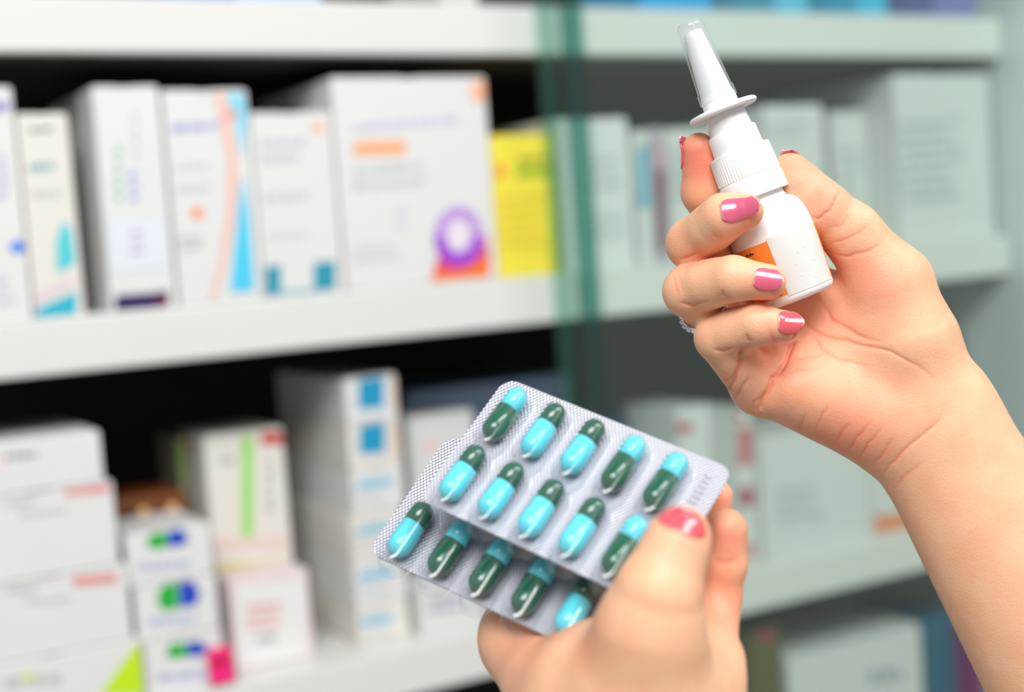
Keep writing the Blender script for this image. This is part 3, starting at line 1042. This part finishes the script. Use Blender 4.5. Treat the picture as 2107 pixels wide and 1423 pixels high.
creases = [
    # palm lines
    ([(1645, 640), (1662, 672), (1700, 692), (1760, 706), (1830, 724), (1890, 752), (1935, 790)], 3, 0.55),
    ([(1648, 650), (1634, 705), (1608, 752), (1584, 792), (1562, 838), (1556, 858)], 4, 1.7),
    ([(1662, 672), (1688, 716), (1732, 742), (1790, 752)], 2.5, 0.3),
    ([(1684, 615), (1712, 656), (1764, 690), (1820, 706)], 4, 0.55),
    ([(1620, 740), (1660, 735), (1720, 722)], 2.5, 0.2),
    ([(1600, 775), (1640, 760), (1690, 756)], 2.5, 0.15),
    # wrist creases
    ([(1808, 990), (1832, 958), (1862, 926), (1898, 898), (1930, 866), (1952, 826)], 3, 0.5),
    ([(1838, 1010), (1866, 975), (1906, 945)], 4, 0.25),
    ([(1736, 938), (1762, 902), (1792, 866)], 2.5, 0.35), ([(1762, 952), (1788, 912), (1812, 880)], 2.5, 0.35), ([(1712, 925), (1735, 888), (1748, 868)], 2.5, 0.25),
    ([(1672, 900), (1694, 852), (1706, 826)], 2.5, 0.22), ([(1790, 966), (1822, 925), (1840, 900)], 2.5, 0.28), ([(1640, 888), (1660, 850)], 2.5, 0.18),
    # thumb folds
    ([(1660, 446), (1684, 450), (1706, 436), (1722, 410), (1728, 392)], 3, 0.5), ([(1706, 470), (1730, 462), (1752, 440)], 2.5, 0.18),
    ([(1700, 506), (1728, 496), (1762, 482), (1790, 462)], 2.5, 0.25), ([(1715, 524), (1745, 528), (1790, 514), (1812, 500)], 3, 0.4), ([(1700, 518), (1722, 560), (1740, 600)], 4, 0.25),
    # finger folds
    ([(1546, 704), (1526, 722), (1521, 752), (1510, 786), (1490, 812)], 4, 1.3),
    ([(1392, 534), (1420, 528), (1450, 516)], 3, 0.5), ([(1464, 478), (1474, 488), (1490, 494)], 3, 0.5),
    ([(1396, 622), (1424, 629), (1462, 620)], 3, 0.6), ([(1482, 598), (1492, 612), (1512, 616)], 3, 0.5),
    ([(1466, 720), (1490, 724), (1516, 714)], 3, 0.7), ([(1534, 686), (1537, 700), (1548, 706)], 3, 0.6),
    ([(1546, 856), (1552, 830), (1566, 812)], 3, 0.45), ([(1512, 826), (1526, 796), (1545, 772)], 3, 0.5), ([(1480, 790), (1500, 782), (1514, 764)], 2.5, 0.3),
    ([(1430, 444), (1440, 426), (1448, 410)], 2.5, 0.12), ([(1386, 562), (1390, 590), (1396, 610)], 2.5, 0.14), ([(1396, 560), (1400, 580), (1406, 602)], 2.5, 0.10),
    ([(1576, 660), (1590, 700), (1596, 740)], 3, 0.25), ([(1545, 740), (1575, 744), (1600, 750)], 2.5, 0.15),
]
blush = [(1438, 330, -20, 65, 0.95), (1630, 365, -10, 70, 0.6), (1700, 400, 20, 70, 0.45), (1540, 455, 130, 50, 0.55), (1585, 605, 130, 50, 0.6), (1612, 690, 95, 55, 0.6),
         (1800, 570, 40, 90, 0.5), (1650, 780, 20, 100, 0.42), (1740, 880, 10, 110, 0.55), (1580, 700, -60, 120, 0.55), (1660, 660, -60, 100, 0.5), (1440, 520, 20, 60, 0.4),
         (1850, 800, 20, 90, 0.2), (1620, 570, -150, 140, 0.6), (1470, 560, -60, 90, 0.5)]
hand_r = build_hand('hand', 'raised bare hand with pink nails gripping the white spray bottle', (2107, 1423, -60), palm, fingers, 0.42, creases, blush)
nail(hand_r, fingers[2]['dist'], (1490, 446, 98), (1536, 434, 122), (0.05, -0.22, 1.0), 0.18, 1.86, 0.80, ROSE, 1.15, tip_round=0.2)
nail(hand_r, fingers[3]['dist'], (1508, 573, 108), (1580, 580, 124), (0.05, -0.12, 1.0), 0.62, 1.47, 0.80, ROSE, 1.08)
nail(hand_r, fingers[4]['dist'], (1556, 668, 84), (1614, 670, 92), (0.05, -0.25, 1.0), 0.75, 1.68, 0.80, CORAL, 1.12, tip_round=0.6)
nail(hand_r, fingers[1]['dist'], (1446, 395, -62), (1438, 312, -36), (-0.9, -0.1, -0.50), 0.62, 1.42, 0.80, ROSE, 1.05)
nail(hand_r, thumb_d, (1700, 428, -28), (1628, 358, -36), (0.50, -0.62, -0.95), 0.45, 1.50, 0.80, CORAL, 1.10)

# ---- lower left hand
D0 = 590
palm_l = [
    (Cone((1290, 1680, D0 - 80, 232), (1292, 1500, D0 - 80, 210), FL, 0.62), 4),
    (Cone((1280, 1500, D0 - 120, 165), (1165, 1425, D0 - 230, 100), FL, 0.85), 10),
    (Cone((1160, 1415, D0 - 235, 98), (1076, 1308, D0 - 320, 90)), 7),
    (Cone((1320, 1530, D0 - 30, 165), (1332, 1440, D0 - 10, 116)), 10),
    (Cone((1100, 1330, D0 - 330, 90), (1330, 1260, D0 - 330, 80)), 8),
    (Cone((1165, 1410, D0 - 185, 92), (1300, 1410, D0 - 40, 108)), 14),
    (Cone((1180, 1372, D0 - 250, 80), (1300, 1372, D0 - 150, 66)), 10),
    (Cone((1420, 1450, D0 - 90, 100), (1448, 1360, D0 - 150, 70)), 10),
    (Cone((1350, 1420, D0 - 40, 100), (1440, 1360, D0 - 120, 66)), 10),
]
thumb_l = [Cone((1356, 1215, D0 + 62, 82), (1394, 1118, D0 + 58, 60)), Cone((1394, 1118, D0 + 58, 60), (1403, 1098, D0 + 52, 53))]
fingers_l = [
    dict(prox=[Cone((1322, 1540, D0 - 40, 140), (1340, 1290, D0 + 45, 95)), Cone((1338, 1290, D0 + 45, 98), (1356, 1215, D0 + 62, 82))], dist=thumb_l, k=5, kp=9),
    dict(prox=[Cone((1440, 1390, D0 - 150, 74), (1478, 1230, D0 - 225, 47))], dist=[Cone((1478, 1230, D0 - 225, 45), (1492, 1160, D0 - 215, 44)), Cone((1492, 1160, D0 - 215, 44), (1496, 1088, D0 - 200, 42))], k=2),
    dict(prox=[Cone((1420, 1330, D0 - 260, 70), (1452, 1180, D0 - 310, 46))], dist=[Cone((1452, 1180, D0 - 310, 44), (1464, 1095, D0 - 300, 40)), Cone((1464, 1095, D0 - 300, 40), (1474, 1020, D0 - 285, 34))], k=2),
]
blush_l = [(1495, 1100, D0 - 160, 80, 0.7), (1480, 1240, D0 - 190, 90, 0.6), (1474, 1020, D0 - 240, 60, 0.7), (1130, 1290, D0 - 180, 130, 0.45), (1250, 1310, D0 + 20, 80, 0.35), (1420, 1090, D0 + 80, 50, 0.4),
           (1470, 1170, D0 - 200, 90, 0.55)]
hand_l = build_hand('hand', 'lower bare hand pinching two capsule packs under its thumb', (1285, 1600, D0), palm_l, fingers_l, 0.6,
                    [([(1462, 1150), (1490, 1158), (1525, 1150)], 6, 0.5)], blush_l)
nail(hand_l, thumb_l, (1356, 1215, D0 + 62), (1394, 1118, D0 + 58), (0.22, -0.93, 0.40), 1.24, 1.72, 1.0, CORAL, 1.58, k=5, lift=0.25)

# ------------------------------------------------------------------ ring on the ring finger
silver = mat('silver', (0.85, 0.86, 0.9), 0.15, 1.0)
gem_m = mat('clear_stone', (0.85, 0.88, 0.95), 0.05, 0.6, coat=1.0)
pa, pb = cs(1565, 710, -120), cs(1418, 600, 10)
tR = 0.78
rc = pa + (pb - pa) * tR
axr = (pb - pa) / np.linalg.norm(pb - pa)
rr = rad(60 + (52 - 60) * tR, -20) + 0.9
e1 = np.cross(axr, np.array([0, 0, 1.0]))
e1 /= np.linalg.norm(e1)
e2 = np.cross(axr, e1)
ringo = empty('finger_ring', tuple(to_world(rc[None])[0]), 'thin silver ring with small clear stones on the ring finger', 'ring')
vs_, fs_ = [], []
NM, Nm = 48, 10
for i in range(NM):
    a = 2 * math.pi * i / NM
    cdir = e1 * math.cos(a) + e2 * math.sin(a)
    for j in range(Nm):
        b = 2 * math.pi * j / Nm
        vs_.append(rc + cdir * (rr + 0.6 * math.cos(b)) + axr * 0.9 * math.sin(b))
        fs_.append((i * Nm + j, i * Nm + (j + 1) % Nm, ((i + 1) % NM) * Nm + (j + 1) % Nm, ((i + 1) % NM) * Nm + j))
link_mesh('band', to_world(np.array(vs_)), fs_, silver, ringo, True)
for i in range(0, NM, 2):
    a = 2 * math.pi * i / NM
    cdir = e1 * math.cos(a) + e2 * math.sin(a)
    if cdir[0] > 0.2:
        continue
    tdir = np.cross(axr, cdir)
    c0 = rc + cdir * (rr + 0.75)
    s = 1.05
    g = [c0 + tdir * s, c0 + axr * s, c0 - tdir * s, c0 - axr * s]
    top = [c0 + cdir * 0.5 + (p - c0) * 0.6 for p in g]
    v = g + top + [c0 - cdir * 0.6]
    f = [(4, 5, 6, 7)] + [(k, (k + 1) % 4, 4 + (k + 1) % 4, 4 + k) for k in range(4)] + [(k, 8, (k + 1) % 4) for k in range(4)]
    link_mesh('stone', to_world(np.array(v)), f, gem_m, ringo)

# ------------------------------------------------------------------ nasal spray bottle
BZ = 0.0
tip, base = cs(1422, 60, 0), cs(1640, 616, 0)
ax_b = (tip - base) / np.linalg.norm(tip - base)
tilt = np.array([0, 0, 1.0])
side = np.cross(ax_b, tilt)
side /= np.linalg.norm(side)
frn = np.cross(side, ax_b)                     # towards the camera
frn /= np.linalg.norm(frn)
if frn[2] < 0:
    frn, side = -frn, -side
# lean the bottle a little so its top face shows
Mw = Matrix.Identity(4)


def w3(v):
    return RGT * v[0] + UPV * v[1] - FWD * v[2]


ls, la, lf = w3(side), w3(ax_b), w3(frn)
bw = to_world(base[None])[0]
BMW = Matrix(((ls[0], -lf[0], la[0], bw[0]), (ls[1], -lf[1], la[1], bw[1]), (ls[2], -lf[2], la[2], bw[2]), (0, 0, 0, 1)))
# local frame: z along bottle axis, -y faces the camera, x to image side
bottle = empty('nasal_spray_bottle', (0, 0, 0), 'white nasal spray bottle with clear cap and orange label held up in the hand', 'bottle', mw=BMW)
bpy.context.view_layer.update()
S = PXM                                        # px -> metres
plast = mat('white_plastic', (0.88, 0.88, 0.89), 0.32, coat=0.15)
plast2 = mat('matt_white_plastic', (0.88, 0.88, 0.88), 0.42)


def lathe(name, prof, m, parent, seg=64, ribs=None, caps=True):
    """prof: list of (radius px, height px) from bottom to top"""
    verts, faces = [], []
    for k, (r, h) in enumerate(prof):
        for i in range(seg):
            a = 2 * math.pi * i / seg
            rr_ = r
            if ribs and ribs[0] <= k <= ribs[1]:
                rr_ = r + (0.9 if i % 2 else -0.9)
            verts.append((rr_ * S * math.cos(a), rr_ * S * math.sin(a), h * S))
    for k in range(len(prof) - 1):
        for i in range(seg):
            faces.append((k * seg + i, k * seg + (i + 1) % seg, (k + 1) * seg + (i + 1) % seg, (k + 1) * seg + i))
    if caps:
        faces.append(tuple(range(seg - 1, -1, -1)))
        faces.append(tuple((len(prof) - 1) * seg + i for i in range(seg)))
    me = bpy.data.meshes.new(name)
    me.from_pydata(verts, [], faces)
    me.update()
    me.polygons.foreach_set('use_smooth', [True] * len(me.polygons))
    me.materials.append(m)
    o = bpy.data.objects.new(name, me)
    C.objects.link(o)
    o.parent = parent
    md = o.modifiers.new('edges', 'EDGE_SPLIT')
    md.split_angle = math.radians(38)
    return o


def arc(r0, h0, r1, h1, n, convex=True):
    out = []
    for i in range(n + 1):
        t = i / n * math.pi / 2
        if convex:
            out.append((r1 + (r0 - r1) * math.cos(t), h0 + (h1 - h0) * math.sin(t)))
        else:
            out.append((r0 + (r1 - r0) * math.sin(t), h1 + (h0 - h1) * math.cos(t)))
    return out


body = [(66, 0), (72, 1)] + arc(72, 2, 82, 15, 6, False)[1:] + [(82.5, 30), (86, 80), (88, 125), (87, 142)] \
    + arc(87, 142, 59, 208, 10)[1:] + [(55, 218), (54, 236)]
lathe('bottle_body', body, plast2, bottle)
lathe('collar', [(64, 226), (68.5, 226.5), (69, 228), (68, 262), (66.5, 265), (64, 270), (62, 271)], plast, bottle)
lathe('ribbed_neck', [(64, 269), (65.5, 270), (63.5, 326), (62, 328), (54, 328.5)], plast, bottle, 120, (1, 2))
lathe('pump_sleeve', [(53, 326), (53, 327), (51.5, 369), (50, 371), (44, 371.5)], plast, bottle)
lathe('pump_stem', [(45.5, 369), (45.5, 370), (42, 412), (41, 415)], plast, bottle)
lathe('finger_flange', [(40, 411), (69, 411.5), (72, 413.5), (73, 417), (72, 420), (69, 422.5), (38, 423)], plast, bottle)
lathe('nozzle', [(37.5, 422), (37.5, 423), (36, 448), (34.5, 450), (33, 458), (22, 575), (20.5, 586), (18, 591), (12, 593)], plast, bottle)
capm = clear_mat('clear_cap_plastic', (0.93, 0.94, 0.95), refl=1.0, haze=0.16, hazecol=(0.86, 0.88, 0.9), rough=0.08, ior=1.4)
lathe('clear_cap', [(39.5, 441), (39, 463), (36.5, 464), (36.5, 466), (28.5, 600), (27.5, 607), (24, 611), (4, 612)], capm, bottle)

# label wrapped round the body
lab_w = mat('label_paper', (0.70, 0.70, 0.675), 0.5, noise=0.02, nscale=300)
lab_o, nt_, p_ = new_mat('label_orange')
tc_ = nt_.nodes.new('ShaderNodeTexCoord')
gr_ = nt_.nodes.new('ShaderNodeTexNoise')
gr_.inputs['Scale'].default_value = 45
cr_ = nt_.nodes.new('ShaderNodeValToRGB')
cr_.color_ramp.elements[0].position = 0.40
cr_.color_ramp.elements[0].color = (*srgb(240, 125, 40), 1)
cr_.color_ramp.elements[1].position = 0.62
cr_.color_ramp.elements[1].color = (*srgb(250, 178, 70), 1)
nt_.links.new(tc_.outputs['Object'], gr_.inputs['Vector'])
nt_.links.new(gr_.outputs['Fac'], cr_.inputs['Fac'])
nt_.links.new(cr_.outputs['Color'], p_.inputs['Base Color'])


def body_r(h):
    for (r0, h0), (r1, h1) in zip(body, body[1:]):
        if h0 <= h <= h1 and h1 > h0:
            return r0 + (r1 - r0) * (h - h0) / (h1 - h0)
    return 100


def wrap(name, a0, a1, h0, h1, m, off, parent, na=24, nh=6):
    """patch on the bottle wall; angle 0 faces the camera, positive to the right in the photo"""
    v = []
    sgn = 1.0 if ls @ RGT > 0 else -1.0
    for j in range(nh + 1):
        h = h0 + (h1 - h0) * j / nh
        r = (body_r(h) + off) * S
        for i in range(na + 1):
            a = math.radians(a0 + (a1 - a0) * i / na)
            v.append((sgn * r * math.sin(a), -r * math.cos(a), h * S))
    f = [(j * (na + 1) + i, j * (na + 1) + i + 1, (j + 1) * (na + 1) + i + 1, (j + 1) * (na + 1) + i) for j in range(nh) for i in range(na)]
    me = bpy.data.meshes.new(name)
    me.from_pydata(v, [], f)
    me.update()
    me.polygons.foreach_set('use_smooth', [True] * len(f))
    me.materials.append(m)
    o = bpy.data.objects.new(name, me)
    C.objects.link(o)
    o.parent = parent
    return o


lab = wrap('label', -178, 178, 20, 134, lab_o, 0.5, bottle, 90)
lab['label'] = 'orange printed label'
wrap('paper_sticker', -20, 63, 16, 138, lab_w, 1.2, lab)
ink = mat('dark_ink', (0.03, 0.025, 0.04), 0.6)
for i in range(8):
    wrap('barcode_bar', -46 + i * 2.4, -46 + i * 2.4 + (0.8 if i % 3 else 1.5), 22, 34, ink, 0.9, lab, 1, 1)
for i in range(5):
    wrap('printed_mark', -58 + i * 3.0, -58 + i * 3.0 + 2.2, 118, 122 + (i % 2) * 2, ink, 0.9, lab, 1, 1)
pale_ink = mat('pale_ink', (0.74, 0.745, 0.76), 0.6)
rnd = random.Random(3)
for i in range(9):
    a = -8 + rnd.random() * 50
    h = 26 + rnd.random() * 80
    wrap('printed_mark', a, a + 1.5 + rnd.random() * 2, h, h + 2 + rnd.random() * 4, pale_ink, 1.6, lab, 1, 1)

# ------------------------------------------------------------------ capsule packs
foil, nt_, p_ = new_mat('embossed_foil')
p_.inputs['Base Color'].default_value = (0.54, 0.54, 0.60, 1)
p_.inputs['Metallic'].default_value = 0.75
p_.inputs['Roughness'].default_value = 0.42
tc_ = nt_.nodes.new('ShaderNodeTexCoord')
add_ = nt_.nodes.new('ShaderNodeMath')
add_.operation = 'ADD'
for k, rot in enumerate((0.6, -0.6)):
    mp = nt_.nodes.new('ShaderNodeMapping')
    mp.inputs['Rotation'].default_value = (0, 0, rot)
    wv = nt_.nodes.new('ShaderNodeTexWave')
    wv.inputs['Scale'].default_value = 340
    nt_.links.new(tc_.outputs['Object'], mp.inputs['Vector'])
    nt_.links.new(mp.outputs['Vector'], wv.inputs['Vector'])
    nt_.links.new(wv.outputs['Fac'], add_.inputs[k])
bp_ = nt_.nodes.new('ShaderNodeBump')
bp_.inputs['Strength'].default_value = 0.55
bp_.inputs['Distance'].default_value = 0.0003
nt_.links.new(add_.outputs[0], bp_.inputs['Height'])
nt_.links.new(bp_.outputs['Normal'], p_.inputs['Normal'])
pvc = clear_mat('clear_blister_film', (0.93, 0.95, 0.97), refl=1.0, haze=0.02, rough=0.14, ior=1.7)
turq = mat('turquoise_gelatin', srgb(96, 226, 242), 0.25, coat=0.7)
green = mat('dark_green_gelatin', srgb(14, 92, 66), 0.22, coat=0.8)


def stadium(Lh, r, n=10):
    """outline points; long axis y, half straight length Lh, end radius r"""
    pts = []
    for i in range(n + 1):
        a = math.pi * i / n
        pts.append((r * math.cos(a), Lh + r * math.sin(a)))
    for i in range(n + 1):
        a = math.pi + math.pi * i / n
        pts.append((r * math.cos(a), -Lh + r * math.sin(a)))
    return pts


def pocket_mesh(Lh, r, h):
    bm = bmesh.new()
    rings = []
    prof = [(r * 1.16, 0.00025), (r * 1.02, 0.0005)] + [(r * (1 - 0.42 * (1 - math.cos(t * math.pi / 2)) ** 1.0), h * math.sin(t * math.pi / 2)) for t in (0.25, 0.5, 0.7, 0.85, 0.95)]
    prof += [(r * 0.35, h * 1.01), (r * 0.1, h * 1.012)]
    for rr_, z in prof:
        rings.append([bm.verts.new((x, y, z)) for x, y in stadium(Lh, rr_)])
    n = len(rings[0])
    for a, b in zip(rings, rings[1:]):
        for i in range(n):
            bm.faces.new((a[i], a[(i + 1) % n], b[(i + 1) % n], b[i]))
    bm.faces.new(rings[-1])
    bmesh.ops.recalc_face_normals(bm, faces=bm.faces)
    me = bpy.data.meshes.new('pocket')
    bm.to_mesh(me)
    bm.free()
    me.polygons.foreach_set('use_smooth', [True] * len(me.polygons))
    me.materials.append(pvc)
    return me


def half_capsule(r, y_open, y_end, m, zc):
    """rounded tube from y_open to the domed end y_end (either sign)"""
    sg = 1 if y_end > y_open else -1
    prof = [(r * 0.92, y_open - sg * 0.0001), (r, y_open), (r, y_end - sg * r)]
    for i in range(1, 8):
        t = i / 8 * math.pi / 2
        prof.append((r * math.cos(t), y_end - sg * r + sg * r * math.sin(t)))
    seg = 28
    bm = bmesh.new()
    rings = [[bm.verts.new((rr_ * math.cos(2 * math.pi * i / seg), y, zc + rr_ * math.sin(2 * math.pi * i / seg))) for i in range(seg)] for rr_, y in prof]
    for a, b in zip(rings, rings[1:]):
        for i in range(seg):
            bm.faces.new((a[i], a[(i + 1) % seg], b[(i + 1) % seg], b[i]))
    bm.faces.new(rings[-1])
    bm.faces.new(rings[0])
    bmesh.ops.recalc_face_normals(bm, faces=bm.faces)
    me = bpy.data.meshes.new('capsule_half')
    bm.to_mesh(me)
    bm.free()
    me.polygons.foreach_set('use_smooth', [True] * len(me.polygons))
    me.materials.append(m)
    return me


def pack(label, c0, U, V, d0, dU, dV, pattern, a_rng, b_rng, embossed=True, row_shift=0.0):
    """c0: pixel of first capsule, U/V pixel steps per column / row, depth steps towards the camera"""
    P0 = cs(c0[0], c0[1], d0)
    Pu = cs(c0[0] + 4 * U[0], c0[1] + 4 * U[1], d0 + 4 * dU)
    Pv = cs(c0[0] + V[0], c0[1] + V[1], d0 + dV)
    u, v_ = (Pu - P0) / 4, (Pv - P0)
    pu, pv = np.linalg.norm(u), np.linalg.norm(v_)
    print('pack pitch mm', pu, pv, 'angle', np.dot(u, v_) / pu / pv)
    ex = u / pu
    ey = -(v_ - ex * np.dot(v_, ex))
    ey /= np.linalg.norm(ey)
    ez = np.cross(ex, ey)
    xw, yw, zw = w3(ex), w3(ey), w3(ez)
    P0 = P0 - ez * (0.27 * pu)
    ow = to_world(P0[None])[0]
    mw = Matrix(((xw[0], yw[0], zw[0], ow[0]), (xw[1], yw[1], zw[1], ow[1]), (xw[2], yw[2], zw[2], ow[2]), (0, 0, 0, 1)))
    root = empty('capsule_blister_pack', (0, 0, 0), label, 'medicine', 'capsule packs in the lower hand', mw=mw)
    pu /= 1000
    pv /= 1000
    x0, x1 = a_rng[0] * pu, a_rng[1] * pu
    y1, y0 = -b_rng[0] * pv, -b_rng[1] * pv
    rc_ = 0.0042
    pts = []
    for cx_, cy_, s in ((x1 - rc_, y1 - rc_, 0), (x0 + rc_, y1 - rc_, 1), (x0 + rc_, y0 + rc_, 2), (x1 - rc_, y0 + rc_, 3)):
        for i in range(7):
            a = math.pi / 2 * (s + i / 6)
            pts.append((cx_ + rc_ * math.cos(a), cy_ + rc_ * math.sin(a)))
    k = len(pts)
    zb, zt = -0.0004, 0.0002
    v = [(x, y, zb) for x, y in pts] + [(x, y, zt) for x, y in pts]
    f = [tuple(range(k - 1, -1, -1)), tuple(range(k, 2 * k))] + [(i, (i + 1) % k, k + (i + 1) % k, k + i) for i in range(k)]

    def child(name, me, par, loc=(0, 0, 0)):
        o = bpy.data.objects.new(name, me)
        C.objects.link(o)
        o.parent = par
        o.location = loc
        return o
    me = bpy.data.meshes.new('foil_sheet')
    me.from_pydata(v, [], f)
    me.update()
    me.materials.append(foil)
    child('foil_sheet', me, root)
    cr = 0.27 * pu                              # capsule radius
    cl = 0.42 * pv                              # capsule half length
    zc_ = cr * 1.0 + 0.0004
    pm = pocket_mesh(cl - cr * 0.5, cr * 1.24, cr * 2.06)
    sets = {}
    for big_top in (True, False):
        for col in ('light_bottom', 'dark_bottom'):
            mb, mt_ = (turq, green) if col == 'light_bottom' else (green, turq)
            # lower half is the wider, longer cap
            sets[col] = (half_capsule(cr * 1.0, cl * 0.16, -cl, mb, zc_), half_capsule(cr * 0.93, cl * 0.10, cl, mt_, zc_), mb, mt_)
    for j, row in enumerate(pattern):
        for i, ch in enumerate(row):
            loc = (i * pu + (row_shift * pu if j == 0 else 0), -j * pv, 0)
            child('pocket', pm, root, (loc[0], loc[1] - 0.10 * pv, 0))
            caps = bpy.data.objects.new('capsule', sets['light_bottom' if ch == 'L' else 'dark_bottom'][0])
            C.objects.link(caps)
            caps.parent = root
            caps.location = loc
            caps['label'] = 'turquoise and dark green capsule'
            child('capsule_end', sets['light_bottom' if ch == 'L' else 'dark_bottom'][1], caps)
    if embossed:
        # pressed batch code: small raised unreadable ticks on the right margin
        xm = x1 - 0.0050
        bm = bmesh.new()
        rn = random.Random(5)
        for i in range(9):
            yy = 0.0075 - i * 0.0017
            w_ = 0.0016 + 0.0008 * rn.random()
            bm_box(bm, xm - w_ / 2, xm + w_ / 2, yy, yy + 0.0010, zt - 0.0001, zt + 0.0003, 0.00012)
        bm_object('embossed_code', bm, foil, None).parent = root
    return root


bpy.context.view_layer.update()
pack('upper silver capsule pack with ten turquoise and green capsules, lying on the other pack', (1040, 853), (82.5, 34.5), (-79, 124), 300, 39, 68,
     ['DLLDD', 'LLLLD'], (-0.69, 5.02), (-0.60, 1.50))
pack('lower silver capsule pack showing one row of capsules beneath the other pack', (929, 968), (85, 36), (-79, 124), 215, 39, 68,
     ['LLDLD', 'LDDDL'], (-0.69, 4.95), (-0.55, 1.46), False, 0.34)
